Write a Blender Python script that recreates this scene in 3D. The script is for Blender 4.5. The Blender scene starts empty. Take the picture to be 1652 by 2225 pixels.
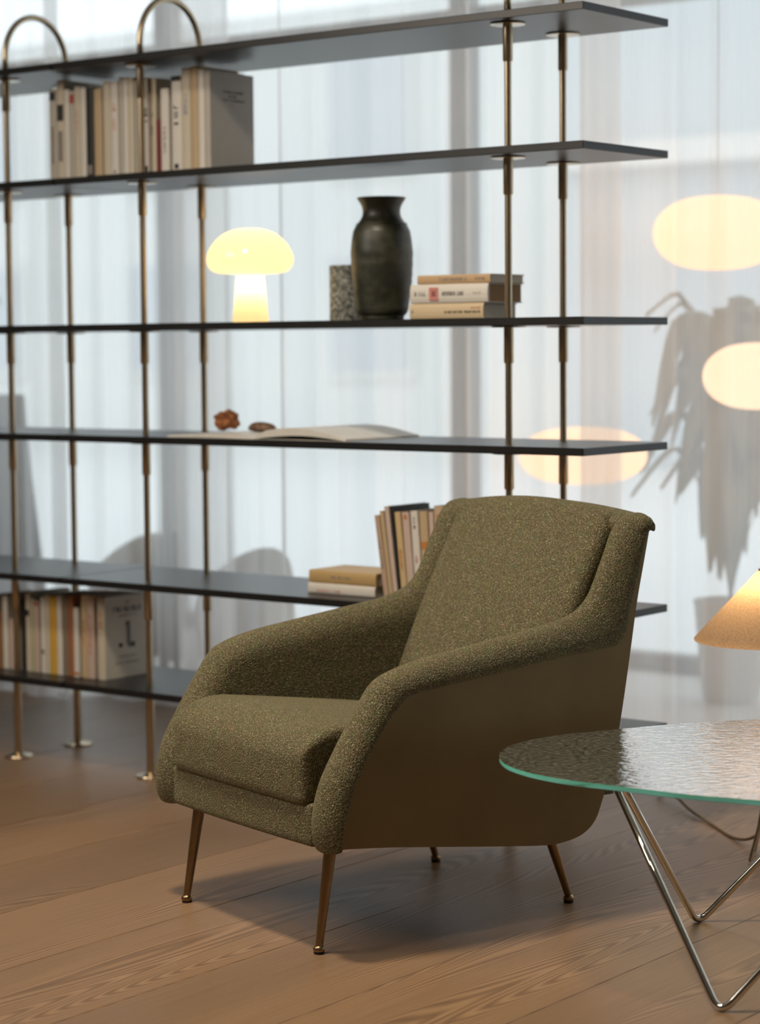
import bpy, bmesh, math, random
from mathutils import Vector, Matrix, noise
random.seed(7)
scn = bpy.context.scene
C = scn.collection

# ------------------------------------------------------------------ camera
IMG_W, IMG_H = 1652, 2225
F_PX, PITCH, ROLL, CAM_H = 4869.85, 0.074613, -0.007721, 1.2
fw = Vector((0, math.cos(PITCH), -math.sin(PITCH)))
r0 = Vector((1, 0, 0)); u0 = r0.cross(fw)
cr, sr = math.cos(ROLL), math.sin(ROLL)
R_ = cr*r0 + sr*u0; U_ = -sr*r0 + cr*u0
cam = bpy.data.cameras.new('camera'); camo = bpy.data.objects.new('camera', cam); C.objects.link(camo)
camo.matrix_world = Matrix(((R_.x, U_.x, -fw.x, 0), (R_.y, U_.y, -fw.y, 0), (R_.z, U_.z, -fw.z, CAM_H), (0, 0, 0, 1)))
cam.sensor_fit = 'VERTICAL'; cam.sensor_height = 36.0; cam.sensor_width = 36.0*IMG_W/IMG_H
cam.lens = F_PX/IMG_H*36.0
cam.clip_start = .05; cam.clip_end = 200
cam.dof.use_dof = True; cam.dof.focus_distance = 4.55; cam.dof.aperture_fstop = 2.6
scn.camera = camo

# shelf frame: s runs along the bookcase to the right, d to the back
YAW = 0.656917; OX, OY = -0.854663, 6.353905
UV = Vector((math.cos(YAW), -math.sin(YAW), 0)); VV = Vector((math.sin(YAW), math.cos(YAW), 0))
def P(s, d, z=0): return Vector((OX, OY, z)) + UV*s + VV*d
def ray(px, py): return fw*F_PX + R_*(px - IMG_W/2) - U_*(py - IMG_H/2)
CAMP = Vector((0, 0, CAM_H))
def s_at(px, py, d):          # where a pixel's ray meets the upright plane at depth d of the shelf
    r = ray(px, py); k = (d - (CAMP - Vector((OX, OY, 0))).dot(VV))/r.dot(VV)
    p = CAMP + r*k
    return (p - Vector((OX, OY, 0))).dot(UV), p.z
def on_z(px, py, z):
    r = ray(px, py); return CAMP + r*((z - CAM_H)/r.z)

# ------------------------------------------------------------------ world and light
wd = bpy.data.worlds.new('world'); scn.world = wd; wd.use_nodes = True
bg = wd.node_tree.nodes['Background']
bg.inputs['Color'].default_value = (0.84, 0.94, 1.0, 1); bg.inputs['Strength'].default_value = 2.4
def area(name, loc, target, size, power, col, shape='DISK', size_y=None, spread=180):
    l = bpy.data.lights.new(name, 'AREA'); l.shape = shape; l.size = size
    if size_y: l.size_y = size_y
    l.energy = power; l.color = col; l.spread = math.radians(spread)
    o = bpy.data.objects.new(name, l); C.objects.link(o); o.location = loc
    o.rotation_euler = (Vector(target) - Vector(loc)).to_track_quat('-Z', 'Y').to_euler()
    return o
area('added_fill_light', (-3.0, 4.1, 3.0), (-0.2, 5.2, 0.6), 1.6, 66, (1.0, 0.89, 0.75))  # added soft fill for ambient from the front left, no actual fixture
area('ceiling_spot', (-0.75, 4.15, 3.15), (0.0, 4.75, 0.2), 0.35, 25, (1.0, 0.86, 0.68), spread=110)
area('ceiling_spot', (-1.1, 3.0, 3.15), (-0.2, 4.2, 0.0), 0.40, 5, (1.0, 0.84, 0.64), spread=100)
# daylight portal in the shop window (emits nothing itself, guides sky sampling)
pl = bpy.data.lights.new('window_portal', 'AREA'); pl.shape = 'RECTANGLE'; pl.size = 10.4; pl.size_y = 3.2
pl.cycles.is_portal = True
po = bpy.data.objects.new('window_portal', pl); C.objects.link(po); po.location = P(1.75, 2.62, 1.6)
po.rotation_euler = (-VV).to_track_quat('-Z', 'Y').to_euler()
vs = scn.view_settings
vs.view_transform = 'Standard'; vs.look = 'None'; vs.gamma = 1; vs.use_curve_mapping = False
vs.exposure = 0.0

# ------------------------------------------------------------------ materials
def new_mat(name):
    m = bpy.data.materials.new(name); m.use_nodes = True
    nt = m.node_tree; b = nt.nodes['Principled BSDF']
    return m, nt, b
def node(nt, t, **kw):
    n = nt.nodes.new(t)
    for k, v in kw.items():
        if hasattr(n, k): setattr(n, k, v)
        else: n.inputs[k].default_value = v
    return n
def plain(name, col, rough=.6, metal=0, spec=.5, var=.12, scale=30, bump=0, bscale=200):
    m, nt, b = new_mat(name)
    tc = node(nt, 'ShaderNodeTexCoord'); nz = node(nt, 'ShaderNodeTexNoise', Scale=scale, Detail=3.0)
    nt.links.new(tc.outputs['Object'], nz.inputs['Vector'])
    mx = node(nt, 'ShaderNodeMixRGB')
    mx.inputs[1].default_value = tuple(c*(1-var) for c in col)+(1,); mx.inputs[2].default_value = tuple(min(1, c*(1+var)) for c in col)+(1,)
    nt.links.new(nz.outputs['Fac'], mx.inputs[0]); nt.links.new(mx.outputs[0], b.inputs['Base Color'])
    b.inputs['Roughness'].default_value = rough; b.inputs['Metallic'].default_value = metal
    b.inputs['Specular IOR Level'].default_value = spec
    if bump:
        n2 = node(nt, 'ShaderNodeTexNoise', Scale=bscale, Detail=4.0); nt.links.new(tc.outputs['Object'], n2.inputs['Vector'])
        bp = node(nt, 'ShaderNodeBump', Strength=bump, Distance=.002)
        nt.links.new(n2.outputs['Fac'], bp.inputs['Height']); nt.links.new(bp.outputs[0], b.inputs['Normal'])
    return m
M = {}
M['black_wood'] = plain('black_stained_wood', (.012, .012, .013), rough=.36, spec=.45, var=.3, scale=12, bump=.08, bscale=90)
M['brass'] = plain('aged_brass', (.53, .43, .30), rough=.30, metal=1, var=.08)
M['brass_bright'] = plain('brass_plate', (.62, .55, .45), rough=.25, metal=1, var=.05)
M['chrome'] = plain('polished_steel', (.72, .69, .64), rough=.07, metal=1, var=.02)
M['leg_brass'] = plain('brushed_bronze', (.30, .205, .11), rough=.33, metal=1, var=.15, scale=60)
M['rubber'] = plain('dark_rubber', (.02, .018, .015), rough=.7)
M['shell'] = plain('bronze_patina', (.205, .145, .07), rough=.5, metal=.75, var=.22, scale=6, bump=.05, bscale=300)
def fabric():
    m, nt, b = new_mat('olive_boucle')
    tc = node(nt, 'ShaderNodeTexCoord')
    n1 = node(nt, 'ShaderNodeTexNoise', Scale=430.0, Detail=1.5, Roughness=.6); nt.links.new(tc.outputs['Object'], n1.inputs['Vector'])
    rp = node(nt, 'ShaderNodeValToRGB'); nt.links.new(n1.outputs['Fac'], rp.inputs[0])
    e = rp.color_ramp.elements
    e[0].position = .30; e[0].color = (.042, .037, .018, 1); e[1].position = .74; e[1].color = (.52, .47, .33, 1)
    x = e.new(.50); x.color = (.118, .101, .049, 1)
    x = e.new(.60); x.color = (.185, .163, .090, 1)
    n2 = node(nt, 'ShaderNodeTexNoise', Scale=55.0, Detail=2.0); nt.links.new(tc.outputs['Object'], n2.inputs['Vector'])
    mx = node(nt, 'ShaderNodeMixRGB', blend_type='MULTIPLY'); mx.inputs[0].default_value = .35
    nt.links.new(rp.outputs[0], mx.inputs[1]); nt.links.new(n2.outputs['Color'], mx.inputs[2])
    hs = node(nt, 'ShaderNodeHueSaturation', Saturation=.93, Value=1.14); nt.links.new(mx.outputs[0], hs.inputs['Color'])
    nt.links.new(hs.outputs[0], b.inputs['Base Color'])
    b.inputs['Roughness'].default_value = .95; b.inputs['Specular IOR Level'].default_value = .15
    b.inputs['Sheen Weight'].default_value = .25; b.inputs['Sheen Roughness'].default_value = .5
    b.inputs['Sheen Tint'].default_value = (.55, .5, .3, 1)
    vo = node(nt, 'ShaderNodeTexVoronoi', Scale=300.0); nt.links.new(tc.outputs['Object'], vo.inputs['Vector'])
    bp = node(nt, 'ShaderNodeBump', Strength=.65, Distance=.0025, invert=True)
    nt.links.new(vo.outputs['Distance'], bp.inputs['Height']); nt.links.new(bp.outputs[0], b.inputs['Normal'])
    return m
M['fabric'] = fabric()
def wood():
    m, nt, b = new_mat('oiled_fir_planks')
    tc = node(nt, 'ShaderNodeTexCoord'); oi = node(nt, 'ShaderNodeObjectInfo')
    cb = node(nt, 'ShaderNodeCombineXYZ'); ml = node(nt, 'ShaderNodeMath', operation='MULTIPLY'); ml.inputs[1].default_value = 37.0
    nt.links.new(oi.outputs['Random'], ml.inputs[0]); nt.links.new(ml.outputs[0], cb.inputs[0]); nt.links.new(ml.outputs[0], cb.inputs[1])
    ad = node(nt, 'ShaderNodeVectorMath', operation='ADD'); nt.links.new(tc.outputs['Object'], ad.inputs[0]); nt.links.new(cb.outputs[0], ad.inputs[1])
    st = node(nt, 'ShaderNodeVectorMath', operation='MULTIPLY'); st.inputs[1].default_value = (1.0, .075, 1.0); nt.links.new(ad.outputs[0], st.inputs[0])
    lo = node(nt, 'ShaderNodeTexNoise', Scale=3.2, Detail=2.0, Roughness=.45); nt.links.new(st.outputs[0], lo.inputs['Vector'])
    # annual rings: a warped ramp across the plank
    sx = node(nt, 'ShaderNodeSeparateXYZ'); nt.links.new(st.outputs[0], sx.inputs[0])
    a1 = node(nt, 'ShaderNodeMath', operation='MULTIPLY'); a1.inputs[1].default_value = .62; nt.links.new(lo.outputs['Fac'], a1.inputs[0])
    a2 = node(nt, 'ShaderNodeMath', operation='ADD'); nt.links.new(sx.outputs[0], a2.inputs[0]); nt.links.new(a1.outputs[0], a2.inputs[1])
    a3 = node(nt, 'ShaderNodeMath', operation='MULTIPLY'); a3.inputs[1].default_value = 900.0; nt.links.new(a2.outputs[0], a3.inputs[0])
    a4 = node(nt, 'ShaderNodeMath', operation='SINE'); nt.links.new(a3.outputs[0], a4.inputs[0])
    a5 = node(nt, 'ShaderNodeMath', operation='MULTIPLY_ADD'); a5.inputs[1].default_value = .5; a5.inputs[2].default_value = .5; nt.links.new(a4.outputs[0], a5.inputs[0])
    fs = node(nt, 'ShaderNodeVectorMath', operation='MULTIPLY'); fs.inputs[1].default_value = (1.0, .02, 1.0); nt.links.new(ad.outputs[0], fs.inputs[0])
    fi = node(nt, 'ShaderNodeTexNoise', Scale=140.0, Detail=3.0); nt.links.new(fs.outputs[0], fi.inputs['Vector'])
    m1 = node(nt, 'ShaderNodeMixRGB'); m1.inputs[1].default_value = (.150, .090, .048, 1); m1.inputs[2].default_value = (.42, .275, .155, 1)
    rpf = node(nt, 'ShaderNodeMath', operation='MULTIPLY'); rpf.inputs[1].default_value = .55; nt.links.new(a5.outputs[0], rpf.inputs[0])
    rp2 = node(nt, 'ShaderNodeMath', operation='MULTIPLY_ADD'); rp2.inputs[1].default_value = .5; nt.links.new(fi.outputs['Fac'], rp2.inputs[0]); nt.links.new(rpf.outputs[0], rp2.inputs[2])
    nt.links.new(rp2.outputs[0], m1.inputs[0])
    pa = node(nt, 'ShaderNodeTexNoise', Scale=2.0, Detail=3.0); nt.links.new(st.outputs[0], pa.inputs['Vector'])
    m2 = node(nt, 'ShaderNodeMixRGB', blend_type='MULTIPLY'); m2.inputs[0].default_value = .75
    cr2 = node(nt, 'ShaderNodeValToRGB'); cr2.color_ramp.elements[0].position = .3; cr2.color_ramp.elements[0].color = (.62, .58, .58, 1)
    cr2.color_ramp.elements[1].position = .7; cr2.color_ramp.elements[1].color = (1.1, 1.0, .9, 1); nt.links.new(pa.outputs['Fac'], cr2.inputs[0])
    nt.links.new(m1.outputs[0], m2.inputs[1]); nt.links.new(cr2.outputs[0], m2.inputs[2])
    # plank to plank tone
    hv = node(nt, 'ShaderNodeMapRange'); hv.inputs['To Min'].default_value = .86; hv.inputs['To Max'].default_value = 1.12; nt.links.new(oi.outputs['Random'], hv.inputs['Value'])
    hs = node(nt, 'ShaderNodeHueSaturation'); nt.links.new(hv.outputs[0], hs.inputs['Value']); nt.links.new(m2.outputs[0], hs.inputs['Color'])
    # knots
    kv = node(nt, 'ShaderNodeVectorMath', operation='MULTIPLY'); kv.inputs[1].default_value = (1.0, .55, 1.0); nt.links.new(ad.outputs[0], kv.inputs[0])
    vo = node(nt, 'ShaderNodeTexVoronoi', Scale=1.9); nt.links.new(kv.outputs[0], vo.inputs['Vector'])
    kr = node(nt, 'ShaderNodeMapRange'); kr.inputs['From Min'].default_value = .015; kr.inputs['From Max'].default_value = .05; kr.inputs['To Min'].default_value = .45; kr.inputs['To Max'].default_value = 1.0
    nt.links.new(vo.outputs['Distance'], kr.inputs['Value'])
    m3 = node(nt, 'ShaderNodeMixRGB', blend_type='MULTIPLY'); m3.inputs[0].default_value = 1.0; nt.links.new(hs.outputs[0], m3.inputs[1]); nt.links.new(kr.outputs[0], m3.inputs[2])
    nt.links.new(m3.outputs[0], b.inputs['Base Color'])
    b.inputs['Roughness'].default_value = .42; b.inputs['Specular IOR Level'].default_value = .35
    bp = node(nt, 'ShaderNodeBump', Strength=.12, Distance=.001); nt.links.new(rp2.outputs[0], bp.inputs['Height']); nt.links.new(bp.outputs[0], b.inputs['Normal'])
    return m
M['wood'] = wood()
def sheer():
    m, nt, b = new_mat('sheer_linen'); nt.nodes.remove(b)
    out = nt.nodes['Material Output']
    tc = node(nt, 'ShaderNodeTexCoord')
    sc = node(nt, 'ShaderNodeVectorMath', operation='MULTIPLY'); sc.inputs[1].default_value = (1, 1, .03); nt.links.new(tc.outputs['Object'], sc.inputs[0])
    nz = node(nt, 'ShaderNodeTexNoise', Scale=120.0, Detail=3.0); nt.links.new(sc.outputs[0], nz.inputs['Vector'])
    mr = node(nt, 'ShaderNodeMapRange'); mr.inputs['To Min'].default_value = .36; mr.inputs['To Max'].default_value = .47; nt.links.new(nz.outputs['Fac'], mr.inputs['Value'])
    tr = node(nt, 'ShaderNodeBsdfTransparent'); tl = node(nt, 'ShaderNodeBsdfTranslucent'); df = node(nt, 'ShaderNodeBsdfDiffuse')
    tl.inputs['Color'].default_value = (.92, .90, .885, 1); df.inputs['Color'].default_value = (.86, .78, .73, 1)
    a = node(nt, 'ShaderNodeMixShader'); a.inputs[0].default_value = .26
    nt.links.new(tl.outputs[0], a.inputs[1]); nt.links.new(df.outputs[0], a.inputs[2])
    c = node(nt, 'ShaderNodeMixShader'); nt.links.new(mr.outputs[0], c.inputs[0]); nt.links.new(a.outputs[0], c.inputs[1]); nt.links.new(tr.outputs[0], c.inputs[2])
    nt.links.new(c.outputs[0], out.inputs['Surface'])
    return m
M['sheer'] = sheer()
def thin_glass(name, tint, ripple=0):
    m, nt, b = new_mat(name); nt.nodes.remove(b); out = nt.nodes['Material Output']
    tr = node(nt, 'ShaderNodeBsdfTransparent'); tr.inputs['Color'].default_value = tint+(1,)
    gl = node(nt, 'ShaderNodeBsdfGlossy', Roughness=.03); fr = node(nt, 'ShaderNodeFresnel', IOR=1.5)
    mx = node(nt, 'ShaderNodeMixShader'); nt.links.new(tr.outputs[0], mx.inputs[1]); nt.links.new(gl.outputs[0], mx.inputs[2])
    f2 = node(nt, 'ShaderNodeMath', operation='MULTIPLY'); f2.inputs[1].default_value = 2.0; nt.links.new(fr.outputs[0], f2.inputs[0])
    f3 = node(nt, 'ShaderNodeMath', operation='ADD'); f3.inputs[1].default_value = 1.0; nt.links.new(fr.outputs[0], f3.inputs[0])
    f4 = node(nt, 'ShaderNodeMath', operation='DIVIDE'); nt.links.new(f2.outputs[0], f4.inputs[0]); nt.links.new(f3.outputs[0], f4.inputs[1])   # both faces of the sheet
    nt.links.new(f4.outputs[0], mx.inputs[0])
    nt.links.new(mx.outputs[0], out.inputs['Surface'])
    if ripple:
        tc = node(nt, 'ShaderNodeTexCoord')
        sc = node(nt, 'ShaderNodeVectorMath', operation='MULTIPLY'); sc.inputs[1].default_value = (.6, 1.0, 1.0); nt.links.new(tc.outputs['Object'], sc.inputs[0])
        nz = node(nt, 'ShaderNodeTexNoise', Scale=62.0, Detail=3.5, Roughness=.55); nt.links.new(sc.outputs[0], nz.inputs['Vector'])
        bp = node(nt, 'ShaderNodeBump', Strength=ripple, Distance=.01); nt.links.new(nz.outputs['Fac'], bp.inputs['Height'])
        nt.links.new(bp.outputs[0], gl.inputs['Normal'])
        df = node(nt, 'ShaderNodeBsdfDiffuse'); df.inputs['Color'].default_value = (.55, .60, .52, 1); nt.links.new(bp.outputs[0], df.inputs['Normal'])
        m2 = node(nt, 'ShaderNodeMixShader')
        n3 = node(nt, 'ShaderNodeTexNoise', Scale=190.0, Detail=2.0); s3 = node(nt, 'ShaderNodeVectorMath', operation='MULTIPLY'); s3.inputs[1].default_value = (.45, 1.0, 1.0)
        nt.links.new(tc.outputs['Object'], s3.inputs[0]); nt.links.new(s3.outputs[0], n3.inputs['Vector'])
        r3 = node(nt, 'ShaderNodeMapRange'); r3.inputs['From Min'].default_value = .42; r3.inputs['From Max'].default_value = .68; r3.inputs['To Min'].default_value = .0; r3.inputs['To Max'].default_value = .17
        nt.links.new(n3.outputs['Fac'], r3.inputs['Value']); nt.links.new(r3.outputs[0], m2.inputs[0])
        nt.links.new(mx.outputs[0], m2.inputs[1]); nt.links.new(df.outputs[0], m2.inputs[2]); nt.links.new(m2.outputs[0], out.inputs['Surface'])
    return m
M['table_glass'] = thin_glass('rippled_glass', (.84, .90, .85), ripple=.36)
M['pane'] = thin_glass('window_glass', (.97, .98, .98))
def edge_glass():
    m, nt, b = new_mat('green_glass_edge')
    b.inputs['Base Color'].default_value = (.13, .60, .45, 1); b.inputs['Roughness'].default_value = .18
    b.inputs['Transmission Weight'].default_value = .35; b.inputs['IOR'].default_value = 1.5
    b.inputs['Subsurface Weight'].default_value = 0
    return m
M['edge'] = edge_glass()
def opal(name, emit, col, tcol=(.95, .86, .66)):
    m, nt, b = new_mat(name); nt.nodes.remove(b); out = nt.nodes['Material Output']
    e = node(nt, 'ShaderNodeEmission'); e.inputs['Color'].default_value = col+(1,); e.inputs['Strength'].default_value = emit
    t = node(nt, 'ShaderNodeBsdfTranslucent'); t.inputs['Color'].default_value = tcol+(1,)
    g = node(nt, 'ShaderNodeBsdfGlossy', Roughness=.15); g.inputs['Color'].default_value = (.04, .04, .04, 1)
    a = node(nt, 'ShaderNodeAddShader'); nt.links.new(e.outputs[0], a.inputs[0]); nt.links.new(t.outputs[0], a.inputs[1])
    a2 = node(nt, 'ShaderNodeAddShader'); nt.links.new(a.outputs[0], a2.inputs[0]); nt.links.new(g.outputs[0], a2.inputs[1])
    nt.links.new(a2.outputs[0], out.inputs['Surface']); return m
M['opal'] = opal('lit_opal_glass', .36, (1.0, .70, .34), (.92, .82, .60))
M['paper_lamp'] = opal('lit_paper_shade', 1.1, (1.0, .70, .47), (.8, .6, .4))
def linen():
    m, nt, b = new_mat('linen_shade'); nt.nodes.remove(b); out = nt.nodes['Material Output']
    tc = node(nt, 'ShaderNodeTexCoord')
    n1 = node(nt, 'ShaderNodeTexNoise', Scale=420.0, Detail=2.0); nt.links.new(tc.outputs['Object'], n1.inputs['Vector'])
    rp = node(nt, 'ShaderNodeValToRGB'); rp.color_ramp.elements[0].position = .3; rp.color_ramp.elements[0].color = (.38, .26, .155, 1)
    rp.color_ramp.elements[1].position = .62; rp.color_ramp.elements[1].color = (.64, .47, .31, 1); nt.links.new(n1.outputs['Fac'], rp.inputs[0])
    df = node(nt, 'ShaderNodeBsdfDiffuse'); tl = node(nt, 'ShaderNodeBsdfTranslucent')
    nt.links.new(rp.outputs[0], df.inputs[0]); nt.links.new(rp.outputs[0], tl.inputs[0])
    mx = node(nt, 'ShaderNodeMixShader'); mx.inputs[0].default_value = .5; nt.links.new(df.outputs[0], mx.inputs[1]); nt.links.new(tl.outputs[0], mx.inputs[2])
    nt.links.new(mx.outputs[0], out.inputs['Surface']); return m
M['linen'] = linen()
M['wall'] = plain('plaster', (.42, .40, .37), rough=.9, var=.05)
M['ceiling'] = plain('ceiling_paint', (.50, .48, .45), rough=.9, var=.04)
M['frame'] = plain('window_frame_grey', (.16, .15, .14), rough=.5)
M['asphalt'] = plain('pale_paving', (.66, .66, .65), rough=.9)
M['facade'] = plain('pale_facade', (.70, .70, .68), rough=.9)
M['facade_glass'] = plain('facade_window', (.50, .53, .56), rough=.3)
def speckle(name, cols, scale, rough=.6):
    m, nt, b = new_mat(name); tc = node(nt, 'ShaderNodeTexCoord')
    n1 = node(nt, 'ShaderNodeTexNoise', Scale=scale, Detail=4.0, Roughness=.7); nt.links.new(tc.outputs['Object'], n1.inputs['Vector'])
    rp = node(nt, 'ShaderNodeValToRGB'); nt.links.new(n1.outputs['Fac'], rp.inputs[0])
    e = rp.color_ramp.elements; e[0].position = .36; e[0].color = cols[0]+(1,); e[1].position = .62; e[1].color = cols[2]+(1,)
    x = e.new(.5); x.color = cols[1]+(1,)
    nt.links.new(rp.outputs[0], b.inputs['Base Color']); b.inputs['Roughness'].default_value = rough
    return m
M['granite'] = speckle('speckled_stone', ((.03, .032, .028), (.12, .125, .11), (.36, .36, .32)), 90)
M['vase'] = speckle('green_glazed_stoneware', ((.017, .020, .014), (.028, .031, .020), (.052, .052, .033)), 14, .42)
M['rust_stone'] = speckle('rusty_mineral', ((.10, .03, .008), (.26, .09, .025), (.38, .15, .05)), 60, .8)
M['brown_stone'] = speckle('brown_pebble', ((.07, .035, .018), (.13, .07, .038), (.22, .13, .08)), 40, .6)
M['paper'] = plain('page_paper', (.66, .60, .50), rough=.85, var=.06, scale=120)
M['paper_tan'] = plain('aged_page_paper', (.36, .20, .09), rough=.85, var=.1, scale=200)
M['mag'] = plain('magazine_paper', (.62, .60, .56), rough=.5)
M['ink'] = plain('black_ink', (.03, .028, .03), rough=.8)
M['ink_grey'] = plain('grey_ink', (.22, .20, .18), rough=.8)
M['ink_red'] = plain('red_ink', (.42, .08, .06), rough=.8)
M['ink_pale_red'] = plain('pale_red_print', (.55, .22, .19), rough=.8)
M['ink_blue'] = plain('blue_ink', (.20, .24, .38), rough=.8)
M['ink_orange'] = plain('orange_ink', (.48, .19, .05), rough=.8)
M['cord'] = plain('brown_textile_cord', (.20, .14, .08), rough=.9, bump=.4)
M['leaf'] = plain('dusty_green_leaf', (.20, .23, .15), rough=.6)
M['pot'] = plain('pale_clay_pot', (.66, .63, .57), rough=.8)
M['beige_cloth'] = plain('beige_cloth', (.42, .33, .22), rough=.95)
M['brown_cloth'] = plain('dark_brown_cloth', (.07, .045, .03), rough=.95)
M['dark_ceramic'] = plain('dark_ceramic', (.045, .035, .03), rough=.5)
M['grey_metal'] = plain('grey_metal', (.20, .19, .18), rough=.5)
_cm = {}
def cover_mat(col):
    if col not in _cm: _cm[col] = plain('book_cover_%d' % len(_cm), col, rough=.55, var=.05, scale=25)
    return _cm[col]

# ------------------------------------------------------------------ mesh helpers
class MB:
    def __init__(s): s.v = []; s.f = []
    def add(s, vs, fs):
        o = len(s.v); s.v += [tuple(v) for v in vs]; s.f += [tuple(i+o for i in f) for f in fs]; return s
    def box(s, x0, x1, y0, y1, z0, z1):
        return s.add([(x0, y0, z0), (x1, y0, z0), (x1, y1, z0), (x0, y1, z0), (x0, y0, z1), (x1, y0, z1), (x1, y1, z1), (x0, y1, z1)],
                     [(0, 3, 2, 1), (4, 5, 6, 7), (0, 1, 5, 4), (1, 2, 6, 5), (2, 3, 7, 6), (3, 0, 4, 7)])
    def grid(s, rows, close_u=False, close_v=False):
        n, m = len(rows), len(rows[0]); vs = [p for r in rows for p in r]; fs = []
        for i in range(n if close_v else n-1):
            for j in range(m if close_u else m-1):
                a = i*m+j; b = i*m+(j+1) % m; c = ((i+1) % n)*m+(j+1) % m; d = ((i+1) % n)*m+j
                fs.append((a, b, c, d))
        return s.add(vs, fs)
    def lathe(s, prof, seg=40, cx=0, cy=0, cz=0, cap0=True, cap1=True):
        rows = [[(cx+r*math.cos(2*math.pi*k/seg), cy+r*math.sin(2*math.pi*k/seg), cz+z) for k in range(seg)] for r, z in prof]
        o = len(s.v); s.grid(rows, close_u=True)
        if cap0: s.f.append(tuple(o+k for k in range(seg))[::-1])
        if cap1: s.f.append(tuple(o+(len(prof)-1)*seg+k for k in range(seg)))
        return s
    def tube(s, pts, r, seg=12, caps=True):
        pts = [Vector(p) for p in pts]; rs = r if isinstance(r, (list, tuple)) else [r]*len(pts)
        t0 = (pts[1]-pts[0]).normalized(); n = t0.orthogonal().normalized(); rows = []; prev = t0
        for i, p in enumerate(pts):
            t = (pts[min(i+1, len(pts)-1)] - pts[max(i-1, 0)]).normalized()
            n = (prev.rotation_difference(t) @ n); n = (n - t*n.dot(t)).normalized(); prev = t; b = t.cross(n)
            rows.append([p + (n*math.cos(a) + b*math.sin(a))*rs[i] for a in [2*math.pi*k/seg for k in range(seg)]])
        o = len(s.v); s.grid(rows, close_u=True)
        if caps:
            s.f.append(tuple(o+k for k in range(seg))[::-1]); s.f.append(tuple(o+(len(pts)-1)*seg+k for k in range(seg)))
        return s
    def mesh(s, name, mat, smooth=False, bevel=0, bseg=2, solid=0):
        me = bpy.data.meshes.new(name); me.from_pydata(s.v, [], s.f); me.update()
        bm = bmesh.new(); bm.from_mesh(me)
        bmesh.ops.recalc_face_normals(bm, faces=bm.faces)
        if bevel: bmesh.ops.bevel(bm, geom=bm.edges[:], offset=bevel, segments=bseg, affect='EDGES', profile=.5)
        bm.to_mesh(me); bm.free()
        if smooth:
            for p in me.polygons: p.use_smooth = True
            if smooth == 'auto':
                me.set_sharp_from_angle(angle=math.radians(38))
        me.materials.append(mat); return me
    def build(s, name, mat, parent=None, smooth=False, bevel=0, bseg=2):
        o = bpy.data.objects.new(name, s.mesh(name, mat, smooth, bevel, bseg)); C.objects.link(o)
        if parent: o.parent = parent
        return o
def obj(name, me, parent=None):
    o = bpy.data.objects.new(name, me); C.objects.link(o)
    if parent: o.parent = parent
    return o
def tag(o, label=None, cat=None, group=None, kind=None):
    for k, v in (('label', label), ('category', cat), ('group', group), ('kind', kind)):
        if v: o[k] = v
    return o
def thing(name, label, cat, loc=(0, 0, 0), rz=0, group=None):
    o = bpy.data.objects.new(name, None); C.objects.link(o); o.location = loc; o.rotation_euler = (0, 0, rz); o.empty_display_size = .05
    return tag(o, label, cat, group)
def copy_tree(o, parent=None):
    kids = [x for x in o.children]
    c = o.copy(); C.objects.link(c); c.parent = parent
    for k in kids: copy_tree(k, c)
    return c
def spline(pts, n=8):
    out = []; m = len(pts)
    for i in range(m-1):
        p0, p1, p2, p3 = pts[max(i-1, 0)], pts[i], pts[i+1], pts[min(i+2, m-1)]
        for k in range(n):
            t = k/n
            out.append(tuple(.5*((2*b) + (c-a)*t + (2*a-5*b+4*c-d)*t*t + (-a+3*b-3*c+d)*t**3) for a, b, c, d in zip(p0, p1, p2, p3)))
    out.append(tuple(pts[-1])); return out
def rounded_box(hx, hy, hz, r, n=14):
    """subdivided box with rounded edges, as verts/faces around the origin"""
    mb = MB(); ax = []
    def prm(h):
        k = 4; a = [-h + r*(1-math.cos(math.pi/2*i/k)) for i in range(k)]; b = [-(h-r) + 2*(h-r)*i/n for i in range(n+1)]
        return a + b + [-x for x in a[::-1]]
    X, Y, Z = prm(hx), prm(hy), prm(hz)
    def fix(p):
        c = Vector((max(-(hx-r), min(hx-r, p[0])), max(-(hy-r), min(hy-r, p[1])), max(-(hz-r), min(hz-r, p[2]))))
        d = Vector(p)-c
        return c + (d.normalized()*r if d.length > 1e-9 else d)
    for sgn in (-1, 1):
        mb.grid([[fix((x, y, sgn*hz)) for x in X] for y in Y]); mb.grid([[fix((x, sgn*hy, z)) for x in X] for z in Z]); mb.grid([[fix((sgn*hx, y, z)) for y in Y] for z in Z])
    return mb
def weld(me, d=1e-5):
    bm = bmesh.new(); bm.from_mesh(me); bmesh.ops.remove_doubles(bm, verts=bm.verts, dist=d); bmesh.ops.recalc_face_normals(bm, faces=bm.faces)
    bm.to_mesh(me); bm.free()
    for p in me.polygons: p.use_smooth = True
    return me
def struct(o): o['kind'] = 'structure'; return o

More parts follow.
